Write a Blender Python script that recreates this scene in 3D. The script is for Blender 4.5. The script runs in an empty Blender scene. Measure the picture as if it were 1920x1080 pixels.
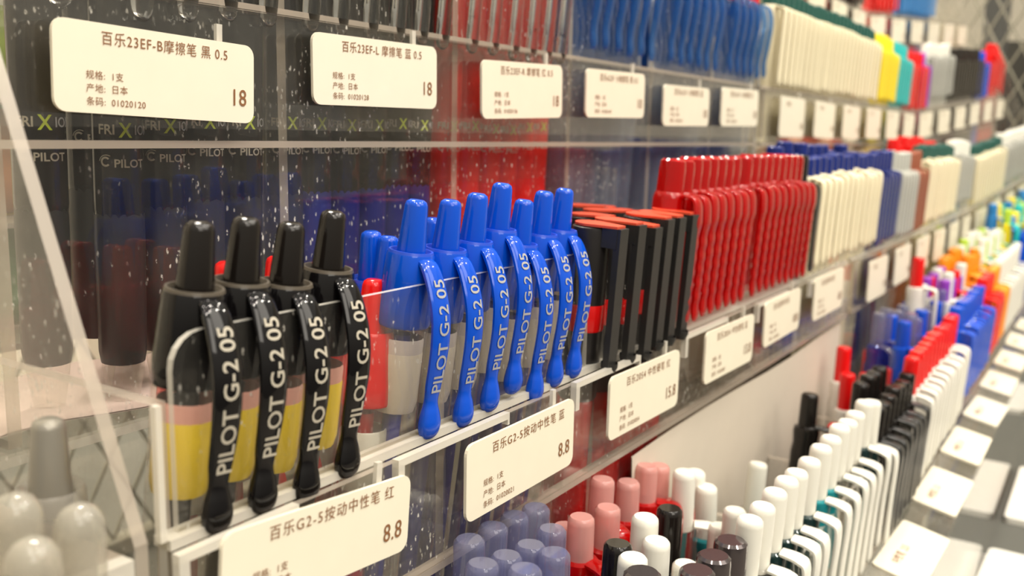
import bpy, math, random
from mathutils import Vector, Matrix

random.seed(7)
C = bpy.context.scene
COL = C.collection
H0 = 1.2            # camera height above the shop floor

# ------------------------------------------------------------------ camera
F = 1750.0
CX, CY = 960.0, 540.0
def _n(v): return Vector(v).normalized()
EX = _n((1150, -270, F))
_t = F * F / (1150 * .02 + 270)
EZ = -_n((-.02 * _t, _t, F))
EY = EZ.cross(EX)
cam_d = bpy.data.cameras.new('camera')
cam = bpy.data.objects.new('camera', cam_d)
COL.objects.link(cam)
cam_d.sensor_width = 36.0
cam_d.lens = F / 1920 * 36
cam_d.clip_start = .01
cam_d.clip_end = 60
M = Matrix(((EX[0], -EX[1], -EX[2], 0),
            (EY[0], -EY[1], -EY[2], 0),
            (EZ[0], -EZ[1], -EZ[2], H0),
            (0, 0, 0, 1)))
cam.matrix_world = M
cam_d.dof.use_dof = True
cam_d.dof.focus_distance = .222
cam_d.dof.aperture_fstop = 17.0
C.camera = cam

def ray(x, y):
    d = Vector((x - CX, y - CY, F))
    return Vector((EX.dot(d), EY.dot(d), EZ.dot(d)))
def atY(x, y, Y):
    r = ray(x, y); return r * (Y / r.y)
def atZ(x, y, Z):
    r = ray(x, y); return r * (Z / r.z)

# ------------------------------------------------------------------ world and lights
w = bpy.data.worlds.new('shop_light'); C.world = w; w.use_nodes = True
bg = w.node_tree.nodes['Background']
_wn = w.node_tree; _tc = _wn.nodes.new('ShaderNodeTexCoord'); _sx = _wn.nodes.new('ShaderNodeSeparateXYZ'); _cr = _wn.nodes.new('ShaderNodeValToRGB')
_mr = _wn.nodes.new('ShaderNodeMapRange'); _mr.inputs[1].default_value = -1; _mr.inputs[2].default_value = 1
_wn.links.new(_tc.outputs['Generated'], _sx.inputs[0]); _wn.links.new(_sx.outputs['Z'], _mr.inputs[0]); _wn.links.new(_mr.outputs[0], _cr.inputs[0]); _wn.links.new(_cr.outputs[0], bg.inputs[0])
_cr.color_ramp.elements[0].position = .35; _cr.color_ramp.elements[0].color = (.16, .14, .11, 1)
_cr.color_ramp.elements[1].position = .85; _cr.color_ramp.elements[1].color = (1.0, .93, .80, 1)
_e = _cr.color_ramp.elements.new(.55); _e.color = (.48, .44, .36, 1)
bg.inputs[1].default_value = .95
def area(name, loc, size, power, col=(1, .93, .82), target=None, shape='DISK'):
    l = bpy.data.lights.new(name, 'AREA'); l.shape = shape; l.size = size; l.energy = power; l.color = col
    o = bpy.data.objects.new(name, l); COL.objects.link(o); o.location = loc
    d = Vector(target or (loc[0], loc[1], 0)) - Vector(loc)
    o.rotation_euler = d.to_track_quat('-Z', 'Y').to_euler()
    return o
for i, (x, y) in enumerate(((-.5, -.8), (.35, -.9), (1.2, -.8), (2.1, -.8), (-.3, .1), (.75, -.25), (1.7, .15))):
    area('ceiling_spot_and_fill', (x, y, H0 + 1.5), .10, 5.0, target=(x * .7 + .2, .15, H0))
for i in range(14):
    area('ceiling_bulb', (-.6 + .28 * (i % 7) + .1 * (i // 7), -.25 - .38 * (i // 7), H0 + 1.1 + .12 * (i % 3)), .035, .75, target=(.2 + .1 * (i % 5), .15, H0))
area('fill_panel', (.8, -1.3, H0 + 1.5), 1.2, 20, shape='SQUARE', target=(.5, .15, H0))  # unseen panel added in front to fill the dark rack interiors
area('fill_panel', (-.6, -1.5, H0 + 1.2), 1.0, 16, shape='SQUARE', target=(.2, .15, H0))  # second added fill panel, in front on the left
area('ceiling_spot_and_fill', (.5, .62, H0 + 1.0), .3, 22, target=(.4, .62, 0))  # added back light that brightens the wall and mesh behind the racks
C.view_settings.view_transform = 'Standard'
C.view_settings.look = 'None'
C.view_settings.gamma = 1
C.view_settings.use_curve_mapping = False
C.view_settings.exposure = -0.04
cy = C.cycles
cy.max_bounces = 10; cy.transparent_max_bounces = 48; cy.transmission_bounces = 8
cy.glossy_bounces = 4; cy.diffuse_bounces = 3; cy.use_denoising = True
cy.caustics_reflective = False; cy.caustics_refractive = False
cy.sample_clamp_indirect = 4

# ------------------------------------------------------------------ materials
MATS = {}
def pmat(name, col, rough=.35, trans=0, spec=.5, metal=0, coat=0, ior=1.45, bump=0):
    if name in MATS: return MATS[name]
    m = bpy.data.materials.new(name); m.use_nodes = True
    nt = m.node_tree; b = nt.nodes['Principled BSDF']
    b.inputs['Roughness'].default_value = rough
    b.inputs['Metallic'].default_value = metal
    b.inputs['IOR'].default_value = ior
    b.inputs['Transmission Weight'].default_value = trans
    b.inputs['Coat Weight'].default_value = coat
    nz = nt.nodes.new('ShaderNodeTexNoise'); nz.inputs['Scale'].default_value = 120
    tc = nt.nodes.new('ShaderNodeTexCoord'); nt.links.new(tc.outputs['Object'], nz.inputs['Vector'])
    mx = nt.nodes.new('ShaderNodeMix'); mx.data_type = 'RGBA'
    mx.inputs[6].default_value = (*[c * .94 for c in col], 1); mx.inputs[7].default_value = (*col, 1)
    nt.links.new(nz.outputs['Fac'], mx.inputs[0]); nt.links.new(mx.outputs[2], b.inputs['Base Color'])
    if bump:
        bp = nt.nodes.new('ShaderNodeBump'); bp.inputs['Strength'].default_value = bump
        bp.inputs['Distance'].default_value = .001
        nt.links.new(nz.outputs['Fac'], bp.inputs['Height']); nt.links.new(bp.outputs[0], b.inputs['Normal'])
    MATS[name] = m
    return m
def tinted(name, tint, body, fac, rough=.1, specks=0, milk=0, ior=1.42):
    """see-through plastic: tinted transparency mixed with a glossy body colour (fac = body share)"""
    if name in MATS: return MATS[name]
    m = bpy.data.materials.new(name); m.use_nodes = True
    nt = m.node_tree; N = nt.nodes; L = nt.links
    b = N['Principled BSDF']; out = N['Material Output']
    b.inputs['Base Color'].default_value = (*body, 1); b.inputs['Roughness'].default_value = rough
    tr = N.new('ShaderNodeBsdfTransparent'); tr.inputs[0].default_value = (*tint, 1)
    gl = N.new('ShaderNodeBsdfGlossy'); gl.inputs['Roughness'].default_value = rough
    gl.inputs['Color'].default_value = (1, 1, 1, 1)
    fr = N.new('ShaderNodeFresnel'); ge = N.new('ShaderNodeNewGeometry')
    io = N.new('ShaderNodeMapRange'); io.inputs[3].default_value = ior; io.inputs[4].default_value = 1 / ior
    L.new(ge.outputs['Backfacing'], io.inputs[0]); L.new(io.outputs[0], fr.inputs['IOR'])
    m1 = N.new('ShaderNodeMixShader'); m2 = N.new('ShaderNodeMixShader')
    L.new(fr.outputs[0], m1.inputs[0]); L.new(tr.outputs[0], m1.inputs[1]); L.new(gl.outputs[0], m1.inputs[2])
    L.new(m1.outputs[0], m2.inputs[1]); L.new(b.outputs[0], m2.inputs[2])
    m2.inputs[0].default_value = fac
    if specks:
        tc = N.new('ShaderNodeTexCoord')
        v = N.new('ShaderNodeTexVoronoi'); v.inputs['Scale'].default_value = 520
        v.inputs['Randomness'].default_value = 1
        n1 = N.new('ShaderNodeTexNoise'); n1.inputs['Scale'].default_value = 38; n1.inputs['Detail'].default_value = 4
        mp = N.new('ShaderNodeMapping'); mp.inputs['Scale'].default_value = (1, 1, .45)
        n2 = N.new('ShaderNodeTexNoise'); n2.inputs['Scale'].default_value = 900
        L.new(tc.outputs['Object'], mp.inputs[0]); L.new(mp.outputs[0], v.inputs['Vector'])
        L.new(tc.outputs['Object'], n1.inputs['Vector']); L.new(tc.outputs['Object'], n2.inputs['Vector'])
        r1 = N.new('ShaderNodeMapRange'); r1.inputs[1].default_value = .13; r1.inputs[2].default_value = .22
        r1.inputs[3].default_value = 1; r1.inputs[4].default_value = 0
        L.new(v.outputs['Distance'], r1.inputs[0])
        r2 = N.new('ShaderNodeMapRange'); r2.inputs[1].default_value = .42; r2.inputs[2].default_value = .58
        L.new(n1.outputs['Fac'], r2.inputs[0])
        r3 = N.new('ShaderNodeMapRange'); r3.inputs[1].default_value = .44; r3.inputs[2].default_value = .54
        L.new(n2.outputs['Fac'], r3.inputs[0])
        a = N.new('ShaderNodeMath'); a.operation = 'MULTIPLY'
        L.new(r1.outputs[0], a.inputs[0]); L.new(r2.outputs[0], a.inputs[1])
        a2 = N.new('ShaderNodeMath'); a2.operation = 'MULTIPLY'
        L.new(a.outputs[0], a2.inputs[0]); L.new(r3.outputs[0], a2.inputs[1])
        a3 = N.new('ShaderNodeMath'); a3.operation = 'MULTIPLY_ADD'; a3.inputs[1].default_value = specks
        mk = N.new('ShaderNodeMath'); mk.operation = 'MULTIPLY'; mk.inputs[1].default_value = milk
        L.new(r2.outputs[0], mk.inputs[0])
        ad = N.new('ShaderNodeMath'); ad.operation = 'ADD'; ad.inputs[1].default_value = fac
        L.new(mk.outputs[0], ad.inputs[0])
        L.new(a2.outputs[0], a3.inputs[0]); L.new(ad.outputs[0], a3.inputs[2])
        L.new(a3.outputs[0], m2.inputs[0])
    L.new(m2.outputs[0], out.inputs['Surface'])
    MATS[name] = m
    return m
ACR = tinted('acrylic_sheet', (.985, .982, .97), (.80, .76, .68), .006, .015, specks=.60, milk=.012, ior=1.42)
EDGE = tinted('acrylic_edge', (.95, .93, .88), (.84, .80, .71), .55, .15)
EDGED = tinted('acrylic_edge_soft', (.85, .80, .74), (.52, .45, .37), .52, .2)
GLASS = pmat('clear_plastic', (1, 1, .98), .02, trans=1, ior=1.47)
CLEAR = tinted('clear_barrel', (.96, .95, .93), (.78, .75, .68), .05, .08)
TAGM = pmat('tag_card', (.83, .765, .61), .5)
INK = pmat('brown_print', (.24, .105, .04), .6)
SILVER = pmat('silver_print', (.46, .42, .34), .4)
GOLD = pmat('gold_print', (.37, .37, .38), .4)
LIME = pmat('lime_print', (.50, .62, .03), .5)

# ------------------------------------------------------------------ mesh helpers
class MB:
    def __init__(s): s.v = []; s.f = []; s.m = []
    def add(s, vs, fs, mi=0):
        o = len(s.v); s.v += [tuple(v) for v in vs]
        for f in fs: s.f.append(tuple(o + i for i in f)); s.m.append(mi)
    def box(s, a, b, mi=0, edge=None):
        x0, y0, z0 = a; x1, y1, z1 = b
        vs = [(x0,y0,z0),(x1,y0,z0),(x1,y1,z0),(x0,y1,z0),(x0,y0,z1),(x1,y0,z1),(x1,y1,z1),(x0,y1,z1)]
        fs = [(0,3,2,1),(4,5,6,7),(0,1,5,4),(2,3,7,6),(1,2,6,5),(3,0,4,7)]
        o = len(s.v); s.v += vs
        d = (abs(x1-x0), abs(y1-y0), abs(z1-z0)); thin = d.index(min(d))
        ax = (2, 2, 1, 1, 0, 0)
        for f, A in zip(fs, ax):
            s.f.append(tuple(o + i for i in f)); s.m.append(mi if (edge is None or A == thin) else edge)
    def lathe(s, prof, seg=20, mi=0, c=(0, 0)):
        o = len(s.v); rings = []
        for r, z in prof:
            if r < 1e-6: rings.append([len(s.v)]); s.v.append((c[0], c[1], z))
            else:
                rings.append(list(range(len(s.v), len(s.v) + seg)))
                for k in range(seg):
                    a = 2 * math.pi * k / seg; s.v.append((c[0] + r * math.cos(a), c[1] + r * math.sin(a), z))
        for A, B in zip(rings, rings[1:]):
            for k in range(seg):
                k2 = (k + 1) % seg
                if len(A) == 1 and len(B) == 1: continue
                if len(A) == 1: f = (A[0], B[k2], B[k])
                elif len(B) == 1: f = (A[k], A[k2], B[0])
                else: f = (A[k], A[k2], B[k2], B[k])
                s.f.append(f[::-1] if prof[0][1] > prof[-1][1] else f); s.m.append(mi)
    def prism(s, pts, y0, y1, mi=0, edge=None, axis='y'):
        """outline extruded along an axis: pts are (x,z) for axis y, (y,z) for axis x, (x,y) for axis z"""
        n = len(pts)
        if axis == 'y': P = lambda p, t: (p[0], t, p[1])
        elif axis == 'x': P = lambda p, t: (t, p[0], p[1])
        else: P = lambda p, t: (p[0], p[1], t)
        o = len(s.v); s.v += [P(p, y0) for p in pts] + [P(p, y1) for p in pts]
        e = mi if edge is None else edge
        s.f.append(tuple(o + i for i in range(n))); s.m.append(mi)
        s.f.append(tuple(o + n + i for i in reversed(range(n)))); s.m.append(mi)
        for i in range(n):
            j = (i + 1) % n
            s.f.append((o + i, o + n + i, o + n + j, o + j)); s.m.append(e)
    def sweep(s, path, mi=0, seg=12, ex=2.6):
        """path: (y, z, width along x, thickness along the normal)"""
        pts = smooth(path); rings = []
        for i, (y, z, wd, th) in enumerate(pts):
            a = pts[max(i - 1, 0)]; b = pts[min(i + 1, len(pts) - 1)]
            t = Vector((0, b[0] - a[0], b[1] - a[1])).normalized(); nrm = Vector((0, -t.z, t.y))
            if nrm.y > 0: nrm = -nrm
            ring = []
            for k in range(seg):
                A = 2 * math.pi * (k + .5) / seg; ca, sa = math.cos(A), math.sin(A)
                u = math.copysign(abs(ca) ** (2 / ex), ca) * wd / 2; v = math.copysign(abs(sa) ** (2 / ex), sa) * th / 2
                ring.append(len(s.v)); s.v.append((u, y + nrm.y * v, z + nrm.z * v))
            rings.append(ring)
        for A, B in zip(rings, rings[1:]):
            for k in range(seg):
                k2 = (k + 1) % seg; s.f.append((A[k], A[k2], B[k2], B[k])); s.m.append(mi)
        s.f.append(tuple(rings[0][::-1])); s.m.append(mi); s.f.append(tuple(rings[-1])); s.m.append(mi)
    def mesh(s, name, mats, sm=True, ang=40):
        me = bpy.data.meshes.new(name); me.from_pydata(s.v, [], s.f); me.update()
        for m in (mats if isinstance(mats, (list, tuple)) else [mats]): me.materials.append(m)
        me.polygons.foreach_set('material_index', s.m)
        me.polygons.foreach_set('use_smooth', [sm] * len(me.polygons))
        import bmesh
        bm = bmesh.new(); bm.from_mesh(me); bmesh.ops.recalc_face_normals(bm, faces=bm.faces); bm.to_mesh(me); bm.free()
        if sm: me.set_sharp_from_angle(angle=math.radians(ang))
        return me
def smooth(path, n=5):
    out = []
    P = [path[0]] + list(path) + [path[-1]]
    for i in range(1, len(P) - 2):
        for k in range(n):
            t = k / n; a, b, c, d = P[i-1], P[i], P[i+1], P[i+2]
            out.append(tuple(.5 * (2*b[j] + (c[j]-a[j])*t + (2*a[j]-5*b[j]+4*c[j]-d[j])*t*t + (3*b[j]-a[j]-3*c[j]+d[j])*t**3) for j in range(len(b))))
    out.append(tuple(path[-1]))
    return out
def link(name, me, parent=None, label=None):
    o = bpy.data.objects.new(name, me); COL.objects.link(o)
    if parent is not None: o.parent = parent
    if label: o['label'] = label
    return o
def tag(o, label, cat, group=None, kind=None):
    o['label'] = label; o['category'] = cat
    if group: o['group'] = group
    if kind: o['kind'] = kind
    return o
def thing(name, label, cat, mw=None, group=None):
    o = bpy.data.objects.new(name, None); COL.objects.link(o); o.empty_display_size = .01
    if mw is not None: o.matrix_world = mw
    tag(o, label, cat, group); return o
def dup(o, mw, label=None, group=None):
    c = o.copy(); COL.objects.link(c); c.matrix_world = mw
    if label: c['label'] = label
    if group: c['group'] = group
    for ch in KIDS.get(o.name, []):
        k = ch.copy(); COL.objects.link(k); k.parent = c
        for g in KIDS.get(ch.name, []):
            q = g.copy(); COL.objects.link(q); q.parent = k
    return c
KIDS = {}
def text_geo(txt, size, bold=0.0, align='LEFT', sx=1.0, space=1.0):
    cu = bpy.data.curves.new('t', 'FONT'); cu.body = txt; cu.size = 1.0; cu.offset = min(bold / size, .02); cu.align_x = align
    cu.resolution_u = 3; cu.space_character = space
    ob = bpy.data.objects.new('t', cu); COL.objects.link(ob)
    bpy.context.view_layer.update()
    dg = bpy.context.evaluated_depsgraph_get()
    me = bpy.data.meshes.new_from_object(ob.evaluated_get(dg))
    vs = [(v.co.x * sx * size, v.co.y * size) for v in me.vertices]; fs = [tuple(p.vertices) for p in me.polygons]
    bpy.data.objects.remove(ob); bpy.data.curves.remove(cu); bpy.data.meshes.remove(me)
    return vs, fs
def T(x, y, z): return Matrix.Translation((x, y, z + H0))

# unit frames: two racks stand in line, the third is turned towards the aisle and sits a little higher
UW = .0763
X0 = .0998
UX = [X0, X0 + 6 * UW, X0 + 12 * UW]
P0, P1, P2, P3 = .238, .184, .125, .072
PL = {0: P0, 1: P1, 2: P2, 3: P3}
ZT = {0: .195, 1: .0968, 2: 0.0, 3: -.0985}      # tier reference heights (tier 2 = 0)
def unit_m(u):
    if u < 2: return T(0, 0, 0)
    p = Vector((UX[2], P1, 0))
    return T(*p) @ Matrix.Rotation(math.radians(-4.2), 4, 'Z') @ Matrix.Rotation(math.radians(-4.2), 4, 'Y') @ Matrix.Translation(-p)
UM = [unit_m(0), unit_m(1), unit_m(2)]
def unit_of(x): return 0 if x < UX[1] else 1 if x < UX[2] else 2

# ------------------------------------------------------------------ setting
def struct(name, me): o = link(name, me); o['kind'] = 'structure'; return o
m = MB(); m.box((-3, -3, -.1), (6, 3, 0)); struct('floor', m.mesh('floor', pmat('floor_tile', (.42, .38, .33), .3), False))
m = MB(); m.box((-3, .80, 0), (6, .90, 3.2)); struct('wall_back', m.mesh('wall_back', pmat('cream_wall', (.82, .74, .60), .7), False))
m = MB(); m.box((3.6, -3, 0), (3.7, .80, 3.2)); struct('wall_far', m.mesh('wall_far', pmat('far_wall', (.70, .66, .56), .7), False))

# counter carrying the racks
ct = thing('display_counter', 'dark grey display counter running under the clear pen racks', 'counter', T(.8, .2, -H0))
m = MB(); m.box((-1.6, -.32, H0 - .292), (2.6, .58, H0 - .2656))
link('worktop', m.mesh('worktop', pmat('grey_laminate', (.115, .115, .098), .55), False), ct)
m = MB(); m.box((-1.5, -.26, 0), (2.55, .56, H0 - .292)); link('cabinet_body', m.mesh('cabinet_body', pmat('counter_body', (.5, .46, .4), .6), False), ct)

# ------------------------------------------------------------------ acrylic racks
def rounded(x0, z0, x1, z1, r, corners=(1, 1, 1, 1), n=5):
    pts = []
    for (cx, cz, a0, on) in ((x0 + r, z0 + r, 180, corners[0]), (x1 - r, z0 + r, 270, corners[1]), (x1 - r, z1 - r, 0, corners[2]), (x0 + r, z1 - r, 90, corners[3])):
        if on:
            for k in range(n + 1):
                a = math.radians(a0 + 90 * k / n); pts.append((cx + r * math.cos(a), cz + r * math.sin(a)))
        else:
            s = math.radians(a0 + 45); pts.append((cx + r * (1 if math.cos(s) > 0 else -1), cz + r * (1 if math.sin(s) > 0 else -1)))
    return pts
EM = [ACR, EDGE, EDGED]
def rack(xa, n, mw, label, ends, tiers=(0, 1, 2, 3), wu=UW):
    base = Vector((xa, P3, -.262))
    r = thing('pen_rack', label, 'display rack', mw @ Matrix.Translation(base), 'clear acrylic pen racks')
    inv = Matrix.Translation(-base)
    def part(name, m, sm=False):
        m.v = [tuple(Vector(v) - base) for v in m.v]
        return link(name, m.mesh(name, EM, sm), r)
    xb = xa + n * wu
    if ends[0]:
        m = MB(); m.box((xa - .0395, P2 + .001, -.0700), (xa - .0165, P1 - .012, -.0672), 2, 2)
        m.box((xa - .0395, P2 - .002, -.0735), (xa - .0165, P2 + .001, -.0672), 1, 1); part('side_flange', m)
        m = MB(); m.box((xa - .0108, P2 - .0010, -.0670), (xa - .0096, P2 + .0004, -.0440), 1, 1); part('corner_strip', m)
    for sx, on in zip((xa - .0160, xb - .0180), ends):
        if not on: continue
        m = MB()
        m.prism([(P0 + .05, .23), (P0 + .01, .225), (P2 - .0015, -.0655), (P2 - .0015, -.100), (P3 - .0025, -.172), (P3 - .0025, -.262), (P2, -.262), (P2, -.164), (P1, -.164), (P1, -.067), (P0, -.067), (P0, .03), (P0 + .05, .03)], sx, sx + .0024, 0, 2, 'x')
        part('end_panel', m)
    for t in tiers:
        p = PL[t]; z = ZT[t]; pb = {0: P0 + .05, 1: P0, 2: P1, 3: P2}[t]
        m = MB(); m.box((xa - .009, p, z - .1645), (xb - .0185, p + .0022, z - .0675), 0, 1); part('front_panel', m)
        m = MB(); m.box((xa - .009, p, z - .1665), (xb - .0185, pb + .0022, z - .1645), 0, 1); part('bin_floor', m)
        zr = z - (.0025 if t == 1 else 0)
        m = MB(); m.box((xa - .009, p - .0035, zr - .0995), (xb - .0185, p - .0005, zr - .0978), 2, 2); part('bottom_rim', m)
        m = MB(); m.box((xa - .009, p - .0010, z - .0690), (xb - .0185, p + .0034, z - .0672), 1 if t == 2 else 2, 1 if t == 2 else 2); part('ledge', m)
        m = MB(); m.box((xa - .009, p - .0035, z - .0975), (xb - .0185, p - .0018, z - .0690), 0, 2); part('label_strip', m)
        for k in range(0, n, 2):
            m = MB(); m.prism(rounded(xa + k * wu - .006, z - .0672, xa + min(k + 2, n) * wu - .0165, z - .0335, .006, (0, 0, 1, 1)), p + .0008, p + .0022, 0, 1); part('pocket_panel', m)
        for k in range(n + 1):
            sh = -.008 if t == 2 else 0
            xx = xa + k * wu + sh - .0005
            if k == n: xx = min(xx, xb - .0225)
            m = MB(); m.box((xx, p + .0035, z - .1640), (xx + .0030, pb - .001, z - .045), 0, 2); part('divider', m)
    return r
for i in range(3):
    rack(UX[i], 6, UM[i], ('stepped clear acrylic pen rack nearest the camera, holding black and blue click pens',
                           'middle clear acrylic pen rack holding white, navy and yellow pens',
                           'far clear acrylic pen rack angled toward the aisle beside the mesh end panel')[i], ((1, 0), (0, 0), (0, 1))[i])

# ------------------------------------------------------------------ price tags
def price_tag(x0, x1, zc, Y, roll, texts, label, u=0, h=.0243, hang=True, z_ledge=None, detail=2):
    w_ = x1 - x0
    mw = UM[u] @ Matrix.Translation((x0, Y, zc - h / 2)) @ Matrix.Rotation(-roll, 4, 'Y')
    t = thing('price_tag', label, 'price tag', mw, 'white price tags hanging on the racks')
    m = MB(); m.prism(rounded(0, 0, w_, h, .0026), -.0004, .0004)
    link('card', m.mesh('card', TAGM, False), t)
    if hang:
        m = MB()
        zt = h + .004
        m.box((w_ * .80, .0006, h * .55), (w_ * .80 + .0016, .0016, zt))
        link('hanger', m.mesh('hanger', EDGE, False), t)
    if texts:
        m = MB(); s = w_ / .0505
        def put(txt, x, z, size, bold, sx=1.0, al='LEFT', sp=1.0):
            vs, fs = text_geo(txt, size, bold, al, sx, sp)
            m.add([(x * w_ + v[0], -.00055, z * h + v[1]) for v in vs], fs)
        title, code, price = texts
        put(title, .205, .78, .0030 * s, 0, .93 if len(title) > 16 else 1.0, sp=1.12 if len(title) > 16 else 1.2)
        if detail > 1:
            for q, ln in enumerate(('规格:  1支', '产地:  日本', '条码:  ' + code)):
                put(ln, .135, .385 - .145 * q, .0019 * s, 0, 1, sp=1.08)
        put(price, .955, .22, .0054 * s, .00002, .88, 'RIGHT', 1.05)
        link('lettering', m.mesh('lettering', INK, False), t)
    return t
def tag_px(L, R, Y, texts, label, **k):
    (xl, yl0, yl1), (xr, yr0, yr1) = L, R
    a = atY(xl, (yl0 + yl1) / 2, Y); b = atY(xr, (yr0 + yr1) / 2, Y)
    h = (abs(atY(xl, yl0, Y).z - atY(xl, yl1, Y).z) + abs(atY(xr, yr0, Y).z - atY(xr, yr1, Y).z)) / 2
    roll = math.atan2(b.z - a.z, b.x - a.x)
    price_tag(a.x, b.x, (a.z), Y, roll, texts, label, h=min(h, .0262), **k)
YT1, YT2 = P1 - .0065, P2 - .0065
tag_px((94, 30, 207), (472, 87, 233), YT1, ('百乐23EF-B摩擦笔 黑 0.5', '01020120', '18'), 'cream price tag reading 23EF-B and 18, top left of the near rack')
tag_px((585, 58, 197), (817, 90, 204), YT1, ('百乐23EF-L 摩擦笔 蓝 0.5', '01020128', '18'), 'cream price tag reading 23EF-L and 18 on the upper tier')
tag_px((903, 112, 223), (1053, 123, 221), YT1, ('百乐23EF-R 摩擦笔 红 0.5', '01020136', '18'), 'cream price tag reading 23EF-R and 18 in front of the red pens')
tag_px((1098, 127, 221), (1207, 140, 221), YT1, ('百乐623F 小橡擦笔 黑 0.5', '01020140', '10'), 'blurred cream price tag reading 10 under the first blue translucent clips')
tag_px((1243, 157, 237), (1328, 167, 236), YT1, ('百乐623F 小橡擦笔 蓝', '01020141', '10'), 'blurred cream price tag under the middle of the blue translucent clips')
tag_px((1352, 162, 238), (1420, 171, 236), YT1, ('百乐623F 小橡擦笔 红', '01020142', '10'), 'blurred cream price tag at the right end of the upper tier, near rack')
tag_px((405, 1018, 1172), (761, 882, 1037), YT2, ('百乐G2-5按动中性笔 红', '01020020', '8.8'), 'cream price tag reading G2-5 and 8.8 below the black click pens')
tag_px((872, 842, 980), (1073, 743, 870), YT2, ('百乐G2-5按动中性笔 蓝', '01020021', '8.8'), 'cream price tag reading G2-5 and 8.8 below the blue click pens')
tag_px((1140, 712, 827), (1270, 655, 758), YT2, ('百乐2054 中性硬笔 红', '01020054', '15.8'), 'cream price tag reading 2054 and 15.8 below the black capped pens')
tag_px((1320, 628, 720), (1410, 588, 675), YT2, ('百乐2054 中性硬笔 蓝', '01020055', '13.8'), 'blurred cream price tag below the first translucent red pens')
tag_px((1432, 573, 650), (1498, 538, 615), YT2, ('百乐透明中性笔', '01020060', '18.8'), 'blurred cream price tag below the second bunch of translucent red pens')
tag_px((1525, 525, 602), (1579, 502, 572), YT2, ('百乐透明中性笔', '01020061', '8.8'), 'blurred cream price tag below the white clips, last on the near rack middle tier')
ORD = ['first', 'second', 'third', 'fourth', 'fifth', 'sixth', 'seventh', 'eighth', 'ninth', 'tenth', 'eleventh', 'twelfth', 'thirteenth', 'fourteenth']
for u in (1, 2):
    for k in range(6):
        xs = UX[u] + k * UW + .013
        for t, zz in ((1, .0125), (2, -.0835), (0, .1105)):
            nm = {0: 'top', 1: 'upper', 2: 'middle'}[t]
            price_tag(xs, xs + .051, zz, PL[t] - .0065, random.uniform(-.02, .02), ('中性笔', '01020170', '8.8'),
                      'small out of focus cream price tag, %s along the %s tier of the %s rack' % (ORD[k], nm, 'middle' if u == 1 else 'far'), u=u, h=.0245, detail=1)

# bright holder rims between the tags, hooked over the ledge
def rim(x0, x1, t, leg=.009, legr=.004):
    Y = PL[t] - .0055; z = ZT[t] - .0665
    m = MB()
    m.box((x0, Y - .0006, z - .0026), (x1, Y + .0012, z - .001))
    m.box((x0, Y - .0006, z - leg), (x0 + .0020, Y + .0012, z - .0026))
    if legr: m.box((x1 - .0008, Y - .0006, z - legr), (x1, Y + .0012, z - .0026))
    o = link('tag_holder_rim', m.mesh('tag_holder_rim', EDGE, False)); o.matrix_world = T(0, 0, 0)
    return o
for i, (x0, x1) in enumerate(((.0885, .1145), (.1425, .1845), (.2180, .2590), (.2950, .3360), (.3710, .4130), (.4480, .4900))):
    o = rim(x0, x1, 2); tag(o, 'white edged clear tag holder rim, %s from the left along the middle tier ledge' % ORD[i], 'tag holder', 'tag holder rims on the middle tier ledge')

# ------------------------------------------------------------------ pens
def pen(name, label, cat='pen'):
    return thing(name, label, cat)
PROTO = {}
def kid(parent, name, me, label=None):
    o = link(name, me, parent, label); KIDS.setdefault(parent.name, []).append(o); return o

CLIP = [(-.0035, -.0012, .0040, .0018), (-.0060, -.0022, .0052, .0020), (-.0088, -.0062, .0056, .0019), (-.0112, -.0120, .0057, .0018), (-.0120, -.0180, .0056, .0018),
        (-.0119, -.0235, .0052, .0018), (-.0115, -.0280, .0046, .0019), (-.0113, -.0318, .0037, .0022), (-.0115, -.0345, .0049, .0032), (-.0117, -.0368, .0057, .0037), (-.0117, -.0384, .0054, .0035), (-.0116, -.0396, .0044, .0028), (-.0116, -.0403, .0028, .0018), (-.0116, -.0406, .0006, .0004)]
def clip_text(path, txt, size, bold, s_from, up=True, off=.00012, sx=1.0):
    pts = smooth(path)
    arc = [0]
    for a, b in zip(pts, pts[1:]): arc.append(arc[-1] + math.hypot(b[0] - a[0], b[1] - a[1]))
    tot = arc[-1]
    vs, fs = text_geo(txt, size, bold, 'LEFT', sx)
    out = []
    for x, y in vs:
        s = tot - s_from - x
        i = 0
        while i < len(arc) - 2 and arc[i + 1] < s: i += 1
        t = (s - arc[i]) / max(arc[i + 1] - arc[i], 1e-9)
        a, b = pts[i], pts[i + 1]
        yy = a[0] + (b[0] - a[0]) * t; zz = a[1] + (b[1] - a[1]) * t; th = a[3] + (b[3] - a[3]) * t
        d = Vector((0, b[0] - a[0], b[1] - a[1])).normalized(); nrm = Vector((0, -d.z, d.y))
        if nrm.y > 0: nrm = -nrm
        out.append((-(y - size * .36), yy + nrm.y * (th / 2 + off), zz + nrm.z * (th / 2 + off)))
    return out, fs
def shift(m, dz):
    m.v = [(v[0], v[1], v[2] + dz) for v in m.v]; return m

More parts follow.
